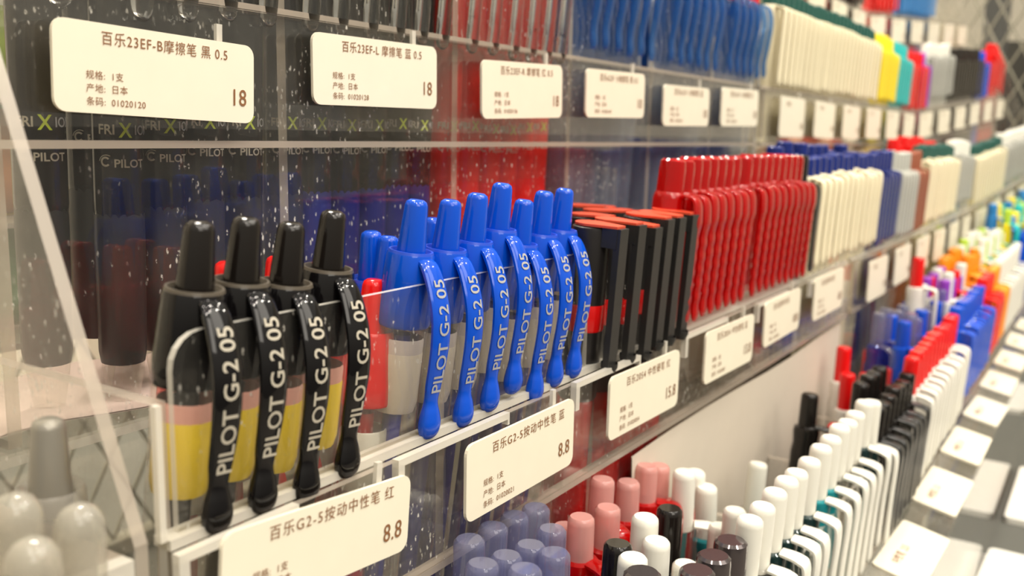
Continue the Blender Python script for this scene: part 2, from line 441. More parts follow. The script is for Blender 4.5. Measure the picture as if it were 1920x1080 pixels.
def g2(key, body, knobm, clipm, band, band2, ink, textm=True, clearb=CLEAR, ringm=None):
    """retractable gel pen; local z=0 at the tip, collar at G2L"""
    L = G2L
    p = pen('gel_pen', key)
    m = MB(); m.lathe([(0, L + .0118), (.0015, L + .0118), (.0023, L + .0113), (.0026, L + .0104), (.0034, L - .0012), (.0034, L - .004)][::-1], 20)
    kid(p, 'knob', m.mesh('knob', knobm))
    m = MB(); m.lathe([(.0036, L - .0010), (.0050, L + .0002), (.0054, L - .0006), (.0058, L - .006), (.0062, L - .012), (.0063, L - .0160), (.0060, L - .0167)][::-1], 24)
    kid(p, 'upper_barrel', m.mesh('upper_barrel', body))
    m = MB(); m.lathe([(.0060, L - .0166), (.0059, L - .03), (.0059, L - .085)][::-1], 20); kid(p, 'clear_barrel', m.mesh('clear_barrel', clearb), 'transparent lower barrel')
    if ringm:
        m = MB(); m.lathe([(.0042, L - .0004), (.0046, L + .0004), (.0050, L + .0004), (.0052, L - .0002)], 24); kid(p, 'collar_ring', m.mesh('collar_ring', ringm), 'dusty pale collar ring')
    if band:
        m = MB(); m.lathe([(.0050, L - .0195), (.0052, L - .0200), (.0052, L - .0232)][::-1], 16); 
        if band2: kid(p, 'ink_band', m.mesh('ink_band', band2), 'pale band inside the barrel')
        m = MB(); m.lathe([(.0050, L - .0226), (.0053, L - .0230), (.0053, L - .0345), (.0048, L - .0368), (0, L - .0375)][::-1], 16); kid(p, 'price_sticker', m.mesh('price_sticker', band), 'coloured sticker on the barrel')
    m = MB(); m.lathe([(.0022, L - .019), (.0022, L - .10), (.0015, L - .11), (0, L - .12)][::-1], 10); kid(p, 'refill', m.mesh('refill', ink))
    m = MB(); m.lathe([(.0060, L - .085), (.0063, L - .087)] + [(.0063 - .0003 * (q % 2), L - .090 - .0018 * q) for q in range(16)] + [(.0055, L - .121), (.0030, L - .131), (.0012, L - .1345), (.0004, 0)][::1], 16)
    m.v = m.v; kid(p, 'grip', m.mesh('grip', clearb))
    m = shift(_sw(CLIP), L); c = kid(p, 'clip', m.mesh('clip', clipm))
    if textm:
        m = MB(); vs, fs = clip_text(CLIP, 'PILOT G-2 05', .0042, .00005, .0110, sx=1.05)
        m.add(vs, fs); shift(m, L); kid(c, 'lettering', m.mesh('lettering', textm, False))
    PROTO[key] = p
    return p
def _sw(path, seg=14):
    m = MB(); m.sweep(path, seg=seg); return m
G2L = .1365
BLK = pmat('black_gloss', (.004, .0035, .004), .06)
BLK2 = pmat('black_knob', (.009, .007, .006), .12)
BLU = pmat('blue_plastic', (.002, .070, .54), .10)
RED = pmat('red_plastic', (.72, .008, .008), .14)
WHT = pmat('white_plastic', (.76, .74, .66), .30)
IVO = pmat('ivory_plastic', (.80, .72, .50), .45)
YEL = pmat('yellow_sticker', (1.0, .72, .02), .4)
PNK = pmat('pink_band', (1.0, .50, .42), .4)
CRM = pmat('cream_sticker', (.68, .60, .50), .5)
CRM2 = pmat('cream_band', (.70, .62, .60), .5)
NAV = pmat('navy_plastic', (.006, .018, .15), .2)
GRY = pmat('grey_plastic', (.42, .42, .38), .35)
BRN = pmat('brown_plastic', (.28, .08, .04), .4)
DGR = pmat('dark_green_plastic', (.008, .075, .06), .3)
ORG = pmat('orange_plastic', (.85, .28, .01), .35)
YLW = pmat('yellow_plastic', (.90, .72, .02), .35)
TEA = pmat('teal_plastic', (.02, .47, .45), .3)
MAG = pmat('purple_plastic', (.28, .04, .45), .35)
SKY = pmat('light_blue_plastic', (.03, .22, .55), .3)
LGR = pmat('light_green_plastic', (.45, .65, .05), .35)
TRB = tinted('translucent_blue', (.45, .65, .90), (.015, .13, .38), .28, .05)
TRR = tinted('translucent_red', (.9, .10, .08), (.52, .004, .004), .50, .07)
TRK = tinted('smoked_barrel', (.20, .16, .15), (.010, .008, .008), .60, .06)
TRT = tinted('translucent_teal', (.1, .7, .75), (.02, .35, .40), .5, .08)
SMK = pmat('smoky_chrome', (.10, .085, .085), .12, metal=.6)
DKB = pmat('dark_blue_grip', (.012, .014, .16), .3)
INKR = pmat('red_ink', (.6, .01, .01), .4)
INKB = pmat('blue_ink', (.02, .03, .35), .4)
INKK = pmat('black_ink', (.02, .02, .02), .4)
MIL = tinted('milky_silver', (.85, .83, .78), (.55, .52, .46), .35, .22)
SIL = pmat('silver_knob', (.27, .25, .21), .30, metal=.3)

g2('g2_black', BLK, BLK2, BLK, YEL, PNK, INKK, SILVER, ringm=pmat('dusty_ring', (.085, .070, .052), .35))
g2('g2_blue', BLU, BLU, BLU, CRM, CRM2, INKB, GOLD, ringm=pmat('blue_ring', (.02, .07, .52), .3))
g2('g2_red', RED, RED, RED, WHT, None, INKR, None)
g2('g2_silver', MIL, SIL, MIL, None, None, INKK, None)

def generic(key, L, knob, body, clip, tip, clip_path, knob_len=.012, knob_r=.0032, clear_r=.0056, tex=None, upper=None, tipz=.02, band=None, square=False, ring=None):
    p = pen('pen', key)
    kt = L; kb = L - knob_len
    m = MB(); m.lathe([(0, kt), (knob_r * .75, kt), (knob_r * .95, kt - .0008), (knob_r, kt - .003), (knob_r * 1.05, kb - .001)][::-1], 14)
    kid(p, 'knob', m.mesh('knob', knob))
    ub = kb - .045
    m = MB(); m.lathe([(knob_r, kb + .0004), (clear_r * .9, kb), (clear_r, kb - .002), (clear_r, ub)][::-1], 16); kid(p, 'upper_barrel', m.mesh('upper_barrel', upper or body))
    if band:
        m = MB(); m.lathe([(clear_r * .9, kb - .009), (clear_r * .92, kb - .010), (clear_r * .92, kb - .028), (0, kb - .028)][::-1], 12); kid(p, 'sticker', m.mesh('sticker', band))
    m = MB(); m.lathe([(clear_r * .98, ub), (clear_r * .98, tipz + .012), (clear_r * .75, tipz)][::-1], 16); kid(p, 'lower_barrel', m.mesh('lower_barrel', body))
    m = MB(); m.lathe([(clear_r * .76, tipz + .0002), (clear_r * .35, .003), (.0004, 0)][::-1], 12); kid(p, 'tip', m.mesh('tip', tip))
    if clip_path:
        c = kid(p, 'clip', shift(_sw(clip_path, 10), kb).mesh('clip', clip))
    PROTO[key] = p
    return p
def flat_clip(ln, wd, off, th=.0014, top=-.001, bulge=0):
    return [(-.0040, top, wd * .8, th), (-off * .8, top - .0006, wd, th), (-off, top - .0035, wd, th), (-off - bulge, top - ln * .45, wd, th), (-off, top - ln * .8, wd, th), (-off, top - ln + .002, wd * .95, th * 1.2), (-off, top - ln, wd * .5, th * .6)]

# erasable pen: dark barrel, clear loop clip, printed logos
def frixion(key, barrel, low, tipm, clipm, print_=True, L=.152):
    p = pen('erasable_pen', key)
    zl = .066 + .031              # ledge level above the floor, in pen coordinates
    m = MB(); m.lathe([(0, L), (.0030, L), (.0034, L - .002), (.0034, L - .014)][::-1], 14); kid(p, 'knob', m.mesh('knob', barrel))
    m = MB(); m.lathe([(.0034, L - .013), (.0052, L - .014), (.0057, L - .018), (.0057, .054), (.0055, .052)][::-1], 20); b = kid(p, 'barrel', m.mesh('barrel', barrel))
    m = MB(); m.lathe([(.0056, .053), (.0057, .048), (.0055, .020), (.0050, .017)][::-1], 16); kid(p, 'grip', m.mesh('grip', low))
    m = MB(); m.lathe([(.0050, .018), (.0046, .014), (.0028, .003), (.0010, .0005), (0, 0)][::-1], 16); kid(p, 'cone_tip', m.mesh('cone_tip', tipm), 'clear tapered tip')
    cl = [(-.0040, L - .020, .0042, .0016), (-.0098, L - .022, .0054, .0024), (-.0114, L - .030, .0056, .0028), (-.0108, zl + .010, .0054, .0032), (-.0104, zl + .004, .0052, .0034), (-.0102, zl + .0005, .0042, .0030), (-.0098, zl - .0008, .0016, .0012)]
    kid(p, 'clip', _sw(cl, 12).mesh('clip', clipm), 'clear rounded clip')
    if print_:
        R_ = .0059
        def wrap(txt, x0, z0, size, bold, mat, nm, sx=1.0):
            vs, fs = text_geo(txt, size, bold, 'LEFT', sx)
            m = MB(); m.add([(R_ * math.sin((x0 + x) / R_), -R_ * math.cos((x0 + x) / R_), z0 + y) for x, y in vs], fs)
            o = link(nm, m.mesh(nm, mat, False), b); KIDS.setdefault(b.name, []).append(o)
        wrap('FRI', -.0078, .0712, .0031, .00009, SILVER, 'lettering', .95)
        wrap('X', -.0031, .0706, .0046, .00022, LIME, 'green_letter', .85)
        wrap('ION', .0004, .0712, .0031, .00004, GOLD, 'lettering', .95)
        wrap('PILOT', -.0044, .0638, .0026, .00010, SILVER, 'maker_lettering', 1.05)
        m = MB()      # round swoosh emblem before the maker name
        n = 14
        for (r0, r1, a0, a1, cx, cz) in ((.0007, .00115, 40, 320, -.0062, .0650), (.0016, .0018, 60, 170, -.0060, .0648)):
            pts = [(cx + r * math.cos(math.radians(a0 + (a1 - a0) * k / n)), cz + r * math.sin(math.radians(a0 + (a1 - a0) * k / n))) for k in range(n + 1) for r in (r0, r1)]
            m.add([(R_ * math.sin(x / R_), -R_ * math.cos(x / R_), z) for x, z in pts], [(2*k, 2*k+1, 2*k+3, 2*k+2) for k in range(n)])
        o = link('emblem', m.mesh('emblem', SILVER, False), b); KIDS.setdefault(b.name, []).append(o)
    PROTO[key] = p
    return p
frixion('fx_black', TRK, INKK, CLEAR, GLASS)
frixion('fx_blue', TRK, DKB, CLEAR, GLASS)
frixion('fx_red', pmat('red_barrel', (.62, .022, .015), .22), RED, CLEAR, GLASS)
frixion('fx_clearblue', tinted('violet_barrel', (.60, .58, .78), (.10, .10, .28), .42, .12), tinted('violet_grip', (.7, .6, .68), (.25, .12, .20), .4, .2), CLEAR, TRB, False)

BENT = [(-.0040, .002, .0050, .0018), (-.0095, .000, .0064, .0022), (-.0118, -.008, .0066, .0024), (-.0112, -.020, .0062, .0024), (-.0102, -.030, .0054, .0022), (-.0108, -.036, .0050, .0024), (-.0106, -.0385, .0030, .0014)]
generic('tr_blue', .152, RED, tinted('pale_blue_barrel', (.75, .80, .90), (.35, .42, .55), .3, .1), TRB, CLEAR, BENT, band=None, upper=TRB)
generic('ivory', .155, DGR, IVO, IVO, IVO, flat_clip(.046, .0080, .0105), knob_len=.010, upper=IVO, knob_r=.0048)
generic('ivory_orange', .155, ORG, IVO, IVO, IVO, flat_clip(.046, .0080, .0105), knob_len=.010, upper=IVO, knob_r=.0048)
for nm, c in (('yellow', YLW), ('teal', TEA), ('redm', RED), ('purple', MAG), ('blackm', BLK2), ('bluem', BLU), ('navym', NAV), ('greym', GRY), ('brownm', BRN), ('orangem', ORG), ('skym', SKY), ('greenm', LGR)):
    generic(nm, .153, c, c, c, c, flat_clip(.042, .0078, .0105), knob_len=.012, upper=c, knob_r=.0044)
generic('ivory_navy', .150, NAV, IVO, IVO, IVO, flat_clip(.042, .0084, .0105), knob_len=.009, upper=IVO, knob_r=.0046)
generic('grey_white', .153, WHT, GRY, GRY, GRY, flat_clip(.042, .0072, .0105), knob_len=.012, upper=GRY, knob_r=.0046)
RC = [(-.0045, -.001, .0050, .0016), (-.0100, -.0015, .0066, .0018), (-.0114, -.008, .0068, .0020)] + [(-.0112 + (.0004 if q % 2 else 0), -.012 - .0024 * q, .0060 - .0001 * q, .0017 + (.0005 if q % 2 else 0)) for q in range(12)] + [(-.0112, -.042, .0050, .0018), (-.0112, -.044, .0026, .0010)]
generic('tr_red', .156, TRR, CLEAR, TRR, CLEAR, RC, knob_len=.0115, knob_r=.0046, upper=TRR, band=CRM)

def black_cap():
    p = pen('capped_pen', 'black_cap'); L = .146
    m = MB(); m.lathe([(0, L - .0004), (.0048, L - .0004), (.0056, L - .0008), (.0058, L - .002), (.0059, L - .052), (.0052, L - .053)][::-1], 20); kid(p, 'cap', m.mesh('cap', pmat('black_cap', (.014, .012, .012), .35)))
    m = MB(); pts = [(.0050 * math.cos(a), .0050 * math.sin(a)) for a in [math.pi * (k / 10) for k in range(11)]]
    top = pts + [(-.0034, -.0060), (-.0026, -.0096), (.0026, -.0096), (.0034, -.0060)]
    m.prism(top, L - .0003, L + .0004, axis='z'); kid(p, 'cap_top', m.mesh('cap_top', pmat('red_top', (.62, .07, .03), .35), False), 'red flat top of the cap')
    m = MB(); m.prism([(-.0030, -.0050), (.0030, -.0050), (.0028, -.0098), (-.0028, -.0098)], L - .006, L - .0003, axis='z')
    m.box((-.0026, -.0108, L - .0415), (.0026, -.0088, L - .0003)); m.lathe([(0, L - .0435), (.0018, L - .043), (.0026, L - .0412), (.0026, L - .040)], 14, c=(0, -.0098)); kid(p, 'clip', m.mesh('clip', pmat('black_clip', (.020, .019, .018), .42)))
    m = MB(); m.lathe([(.0050, L - .053), (.0050, .012), (.003, .006), (0, 0)][::-1], 16); kid(p, 'barrel', m.mesh('barrel', RED))
    m = MB(); m.lathe([(.00595, L - .0235), (.0061, L - .024), (.0061, L - .031), (.0059, L - .0315)][::-1], 20); kid(p, 'red_band', m.mesh('red_band', RED), 'red band round the cap')
    PROTO['black_cap'] = p
black_cap()
# pens of the lowest tier
WC = flat_clip(.040, .0068, .0120, .0018)
def knobber(key, knob, collar, body, clip, kl=.018, kr=.0037, L=.152):
    p = pen('click_pen', key); kb = L - kl
    m = MB(); m.lathe([(0, L), (kr * .8, L), (kr * .97, L - .0007), (kr, L - .002), (kr * 1.04, kb - .002)][::-1], 18); kid(p, 'knob', m.mesh('knob', knob))
    m = MB(); m.lathe([(kr * .9, kb), (.0052, kb - .0008), (.0056, kb - .003), (.0052, kb - .008), (.0058, kb - .012), (.0060, kb - .030)][::-1], 18); kid(p, 'collar', m.mesh('collar', collar))
    m = MB(); m.lathe([(.0059, kb - .030), (.0057, .03), (.0054, .018), (.0015, .001), (0, 0)][::-1], 16); kid(p, 'barrel', m.mesh('barrel', body))
    if clip: kid(p, 'clip', shift(_sw(WC, 10), kb + .0005).mesh('clip', clip), 'white flat clip' if clip is WHT else None)
    PROTO[key] = p
knobber('wk_dark', WHT, tinted('dark_green_collar', (.15, .25, .24), (.01, .035, .035), .7, .08), CLEAR, WHT)
knobber('wk_teal', WHT, TRT, CLEAR, WHT)
knobber('wk_clear', WHT, CLEAR, CLEAR, WHT)
knobber('bk_dark', BLK2, TRK, CLEAR, WHT)
knobber('smoke', SMK, SMK, CLEAR, None, kl=.024, kr=.0046)
knobber('rk_white', RED, pmat('pale_collar', (.75, .72, .66), .4), WHT, WHT)
knobber('blk_all', BLK2, BLK2, BLK2, pmat('black_satin', (.02, .02, .02), .3), kl=.014)
knobber('blu_all', BLU, BLU, BLU, BLU, kl=.014)
knobber('nav_clear', tinted('lilac_clear', (.72, .73, .86), (.35, .36, .55), .22, .08), tinted('blue_ink_collar', (.3, .33, .7), (.03, .04, .30), .45, .1), CLEAR, CLEAR)
knobber('red_pinkknob', tinted('rosy_knob', (.96, .55, .50), (.80, .42, .38), .55, .15), TRR, TRR, TRR, kl=.0115)
knobber('org_all', ORG, ORG, ORG, ORG, kl=.014)
knobber('red_all', RED, RED, RED, RED, kl=.014)
knobber('pur_all', MAG, WHT, WHT, WHT, kl=.014)
knobber('grn_all', LGR, YLW, LGR, TEA, kl=.014)

p = pen('clear_pen', 'dome'); L_ = .150
DOME = tinted('frosted_dome', (.90, .88, .83), (.62, .59, .51), .28, .15)
m = MB(); m.lathe([(0, L_), (.0012, L_ - .0001), (.0024, L_ - .0008), (.0034, L_ - .0024), (.0037, L_ - .0045), (.0038, L_ - .016), (.0044, L_ - .020), (.0056, L_ - .024)][::-1], 24); kid(p, 'domed_cap', m.mesh('domed_cap', DOME))
m = MB(); m.lathe([(.0024, L_ - .005), (.0024, L_ - .018)][::-1], 12); kid(p, 'inner_sleeve', m.mesh('inner_sleeve', MIL))
m = MB(); m.lathe([(.0056, L_ - .0236), (.0058, L_ - .06), (.0056, .02), (.001, 0)][::-1], 20); kid(p, 'barrel', m.mesh('barrel', DOME))
PROTO['dome'] = p
p = pen('short_pen', 'stub')
m = MB(); m.lathe([(0, .055), (.0040, .055), (.0048, .053), (.0054, .045), (.0054, .018)][::-1], 20); kid(p, 'barrel', m.mesh('barrel', pmat('soot_barrel', (.03, .022, .018), .4)))
m = MB(); m.lathe([(.0053, .018), (.0048, .012), (.0030, .003), (.0010, .0005), (0, 0)][::-1], 16); kid(p, 'cone_tip', m.mesh('cone_tip', CLEAR), 'clear tapered tip')
PROTO['stub'] = p
used = set()
def place(key, X, Y, ztop, label, group, lean=4.0, side=0.0, spin=0.0, u=None, cat='pen'):
    """ztop: height of the pen's top end; lean tips the top toward the aisle"""
    pr = PROTO[key]
    L = LEN[key]
    R_ = Matrix.Rotation(math.radians(lean), 4, 'X') @ Matrix.Rotation(math.radians(side), 4, 'Y') @ Matrix.Rotation(math.radians(spin), 4, 'Z')
    off = R_ @ Vector((0, 0, L))
    mw = (UM[unit_of(X)] if u is None else UM[u]) @ Matrix.Translation((X - off.x, Y - off.y, ztop - off.z)) @ R_
    if key not in used:
        used.add(key); pr.matrix_world = mw; o = pr
        o['label'] = label; o['group'] = group; o['category'] = cat
        return o
    return dup(pr, mw, label, group)
LEN = {}
for k in PROTO: LEN[k] = {'black_cap': .146, 'ivory': .155, 'ivory_orange': .155, 'ivory_navy': .150, 'tr_red': .156, 'tr_blue': .152}.get(k, .153)
LEN['dome'] = .150; LEN['stub'] = .055
for k in ('g2_black', 'g2_blue', 'g2_red', 'g2_silver'): LEN[k] = G2L + .0118
for k in PROTO:
    if k.startswith('fx'): LEN[k] = .152
for k in ('wk_dark', 'wk_teal', 'wk_clear', 'bk_dark', 'smoke', 'rk_white', 'blk_all', 'blu_all', 'nav_clear', 'red_pinkknob', 'org_all', 'red_all', 'grn_all', 'pur_all'): LEN[k] = .152
def jit(a): return random.uniform(-a, a)

# --- middle tier, near rack
AX = .0088
GL = 'black gel pens clipped over the middle tier front'
for i, (px, py) in enumerate(((375, 415), (463, 407), (547, 417), (626, 395))):
    p = atY(px, py, P2 + .0055)
    place('g2_black', p.x, p.y, p.z, '%s of the four glossy black click pens clipped to the rack, counted from the left' % ORD[i], GL, lean=6, spin=-6, side=3)
for i, (px, py) in enumerate(((782, 374), (846, 374), (897, 362), (943, 343), (984, 374), (1022, 358), (1060, 353))):
    p = atY(px, py, P2 + .0055)
    place('g2_blue', p.x, p.y, p.z, '%s of the seven bright blue click pens clipped to the rack, counted from the left' % ORD[i], 'blue gel pens clipped over the middle tier front', lean=6, spin=-6, side=2.5 + jit(.6))
for i, (px, py, Y) in enumerate(((696, 433, .150), (729, 442, .146), (813, 408, .148), (846, 402, .160), (925, 398, .150))):
    p = atY(px, py, Y)
    place('g2_blue', p.x, Y, p.z, 'blue click pen standing in the row behind, %s from the left' % ORD[i], 'blue gel pens in the back row', lean=3, spin=150 + 40 * i, side=(-3, 4, 0, 2, 0)[i])
p = atY(702, 523, .138)
place('g2_red', p.x, p.y, p.z, 'red click pen with its knob showing between the black and blue pens', 'red gel pens behind the black ones', lean=3, side=3, spin=150)
for i, (px, py, Y, sp) in enumerate(((352, 530, .158, 100), (425, 490, .158, 10), (520, 480, .160, 0), (610, 500, .156, 15), (712, 590, .146, 170))):
    p = atY(px, py, Y)
    place('g2_red', p.x, Y, p.z, 'red gel pen half hidden behind the black click pens, %s from the left' % ORD[i], 'red gel pens behind the black ones', lean=2, side=jit(3), spin=sp)
# black capped pens
for i, (px, py) in enumerate(((1132, 419), (1168, 412), (1200, 417), (1224, 402), (1247, 399), (1272, 394))):
    p = atY(px - 22, py, P2 + .003)
    place('black_cap', p.x, P2 + .003, p.z, '%s black capped pen with red flat top from the left, front row' % ORD[i], 'black capped pens', lean=3.5)
for i, (px, py, Y) in enumerate(((1098, 402, .145), (1120, 394, .152), (1160, 394, .150), (1130, 388, .162), (1190, 398, .146), (1085, 385, .166))):
    p = atY(px, py, Y)
    place('black_cap', p.x, Y, p.z, 'black capped pen with a red top standing in the rear row', 'black capped pens in the rear row', lean=1, spin=(0, 30, -90, -70, 0, 20)[i])
GR = 'translucent red pens on the middle tier'
for i in range(8):
    place('tr_red', .2990 + i * .0079 + jit(.0004), P2 + .0035, -.0078 + jit(.0005), 'translucent red click pen in the bunch nearest the black capped pens', 'translucent red pens, first bunch', lean=3, side=3)
for i in range(9):
    place('tr_red', .3680 + i * .0090 + jit(.0004), P2 + .0035, -.0078 + jit(.0006), 'translucent red click pen in the bunch nearest the white clips', 'translucent red pens, second bunch', lean=3, side=3)
place('blackm', .4500, P2 + .004, -.008, 'black pen between the translucent red pens and the white clips', 'black pen', lean=2)
def row(key, xa, xb, t, n, ztop, label, group, lean=2, jz=.0012, dy=.004):
    for i in range(n):
        x = xa + (xb - xa) * (i / max(n - 1, 1))
        place(key, x, PL[t] + dy, ztop + jit(jz), label, group, lean=lean, side=jit(.8) + 1)
def back(keys, xa, xb, t, n, ztop, label, group, rows=2, jz=.004, dy0=.019, ddy=.0135):
    for r in range(rows):
        for i in range(n):
            x = xa + (xb - xa) * (i / max(n - 1, 1)) + jit(.001)
            place(keys[(i + r) % len(keys)], x, PL[t] + dy0 + ddy * r, ztop + jit(jz), label, group, lean=1, side=jit(1.5), spin=jit(40))
row('ivory_navy', .4600, .5850, 2, 12, -.0085, 'white pen with navy cap end and flat clip on the middle tier', 'white pens with navy ends')
row('navym', .5950, .6440, 2, 6, -.008, 'navy blue pen between the white and grey pens on the middle tier', 'navy pens on the middle tier')
row('greym', .6540, .7060, 2, 6, -.008, 'grey pen between the navy and brown pens on the middle tier', 'grey pens on the middle tier')
row('brownm', .7160, .7480, 2, 4, -.008, 'brown pen between grey and ivory pens on the middle tier', 'brown pens on the middle tier')
row('ivory', .7580, .9000, 2, 14, -.004, 'ivory pen near the far end of the middle tier', 'ivory pens far along the middle tier')
row('grey_white', .9140, 1.000, 2, 8, .000, 'grey pen with white knob at the end of the middle rack', 'grey pens at the end of the middle rack')
back(['navym'], .4600, .585, 2, 10, -.006, 'navy pen standing in the rear row behind the white clips', 'navy pens in the rear row', rows=1)
back(['redm'], .7400, .900, 2, 11, -.001, 'red pen standing behind the ivory pens on the middle tier', 'red pens in the rear row', rows=1)
# --- upper tier, near rack
for i, px in enumerate((280, 365, 440, 515, 595, 650, 706, 757, 801, 841)):
    py = (33, 35, 35, 45, 55, 62, 72, 78, 80, 88)[i]
    p = atY(px, py, P1 - .002)
    place('fx_black' if i < 5 else 'fx_blue', p.x, P1 + .0088, .0865 + (p.z - .031), 'dark erasable pen with clear clip, %s from the left on the upper tier' % ORD[i], 'dark erasable pens on the upper tier', lean=2)
for i, (x, Y, z) in enumerate(((.1455, .202, .079), (.158, .204, .083), (.186, .203, .080), (.199, .206, .082), (.212, .203, .079), (.225, .205, .081), (.238, .203, .08), (.150, .2185, .080), (.188, .2185, .080), (.205, .2185, .08), (.222, .2185, .082))):
    place('fx_blue', x, Y, z, 'dark erasable pen standing in a rear row of the upper tier', 'dark erasable pens in rear rows', lean=1, spin=jit(14))
for i, (x, Y) in enumerate(((.1190, .200), (.1330, .2015))):
    place('fx_black', x, Y, .080 + .004 * i, 'dark erasable pen at the left end of the upper tier, %s from left' % ORD[i], 'dark erasable pens at the left end', lean=2)
for i, px in enumerate((896, 935, 973, 1005, 1035, 1061)):
    p = atY(px, (96, 100, 110, 116, 114, 116)[i], P1 - .002)
    place('fx_red', p.x, P1 + .0088, .0865 + (p.z - .031), 'red erasable pen with clear clip, %s from the left of its bin' % ORD[i], 'red erasable pens on the upper tier', lean=2)
for i in range(6):
    place('fx_red', .259 + i * .0122, .204, .082 + jit(.003), 'red erasable pen standing in the rear row of the upper tier', 'red erasable pens in the rear row', lean=1, spin=jit(15))
for i in range(6):
    place('fx_clearblue', .336 + i * .0122, .206, .082 + jit(.003), 'violet tinted clear pen in the rear row of the upper tier', 'violet tinted pens in the rear row', lean=1, spin=jit(15))
for i in range(6):
    place('fx_clearblue', .412 + i * .0122, .206, .082 + jit(.003), 'violet tinted clear pen in the rear row of the upper tier', 'violet tinted pens in the rear row', lean=1, spin=jit(15))
for i in range(6):
    place('fx_clearblue', .488 + i * .0122, .206, .082 + jit(.003), 'violet tinted clear pen in the rear row of the upper tier', 'violet tinted pens in the rear row', lean=1, spin=jit(15))
for i in range(20):
    if i in (6, 13): continue
    place('tr_blue', .337 + i * .0110, P1 + .005, .0840 + jit(.001), 'pen with bent translucent blue clip on the upper tier', 'pens with translucent blue clips', lean=3, side=1 + jit(.6))
row('ivory', .5720, .8320, 1, 25, .0890, 'ivory pen with wide flat clip and green end on the upper tier', 'ivory pens on the upper tier')
row('yellow', .8450, .9080, 1, 7, .088, 'yellow pen on the upper tier between ivory and teal', 'yellow pens on the upper tier')
row('teal', .9180, .9740, 1, 6, .088, 'teal pen on the upper tier between yellow and red', 'teal pens on the upper tier')
row('redm', .9840, 1.0050, 1, 3, .085, 'red pen on the upper tier at the end of the middle rack', 'red pens at the end of the middle rack')
back(['ivory', 'ivory', 'ivory'], .58, .72, 1, 10, .0895, 'ivory pen with dark green end in the rear row', 'ivory pens in the rear row', rows=1)
back(['ivory_orange'], .73, .84, 1, 8, .0895, 'ivory pen with orange end in the rear row', 'orange ended pens in the rear row', rows=1)
# --- far rack
U2 = UX[2]
row('redm', U2 + .012, U2 + .035, 1, 3, .084, 'red pen on the upper tier of the far rack, left end', 'red pens, far rack left end')
row('purple', U2 + .045, U2 + .047, 1, 1, .084, 'purple pen on the upper tier of the far rack', 'purple pens, far rack')
row('grey_white', U2 + .060, U2 + .145, 1, 8, .094, 'grey pen with white knob on the upper tier of the far rack', 'grey pens with white knobs, far rack')
row('blackm', U2 + .160, U2 + .300, 1, 12, .090, 'black pen on the upper tier of the far rack', 'black pens, far rack')
row('bluem', U2 + .312, U2 + .334, 1, 3, .086, 'blue pen on the upper tier of the far rack', 'blue pens, far rack')
row('redm', U2 + .350, U2 + .430, 1, 7, .092, 'red pen on the upper tier of the far rack, right end', 'red pens, far rack right end', jz=.006)
row('ivory', U2 + .012, U2 + .150, 2, 12, -.006, 'ivory pen on the middle tier of the far rack', 'ivory pens, far rack')
row('grey_white', U2 + .160, U2 + .430, 2, 22, -.004, 'grey pen with white knob on the middle tier of the far rack', 'grey pens, middle tier of far rack')
# --- top tier, middle rack: coloured pens peeping in at the top edge
for key, a, b, n in (('ivory', .57, .74, 13), ('greenm', .752, .81, 5), ('redm', .825, .885, 6), ('blackm', .90, .995, 8)):
    row(key, a, b, 0, n, .186, 'pen with %s clip hanging on the top tier of the middle rack' % {'ivory': 'ivory', 'greenm': 'light green', 'redm': 'red', 'blackm': 'black'}[key], '%s pens on the top tier' % {'ivory': 'ivory', 'greenm': 'green', 'redm': 'red', 'blackm': 'black'}[key])
for key, a, b, n in (('redm', U2 + .04, U2 + .11, 6), ('skym', U2 + .13, U2 + .27, 12)):
    row(key, a, b, 0, n, .186, 'pen with %s clip hanging on the top tier of the far rack' % {'redm': 'red', 'skym': 'light blue'}[key], '%s pens on the top tier, far rack' % {'redm': 'red', 'skym': 'blue'}[key])

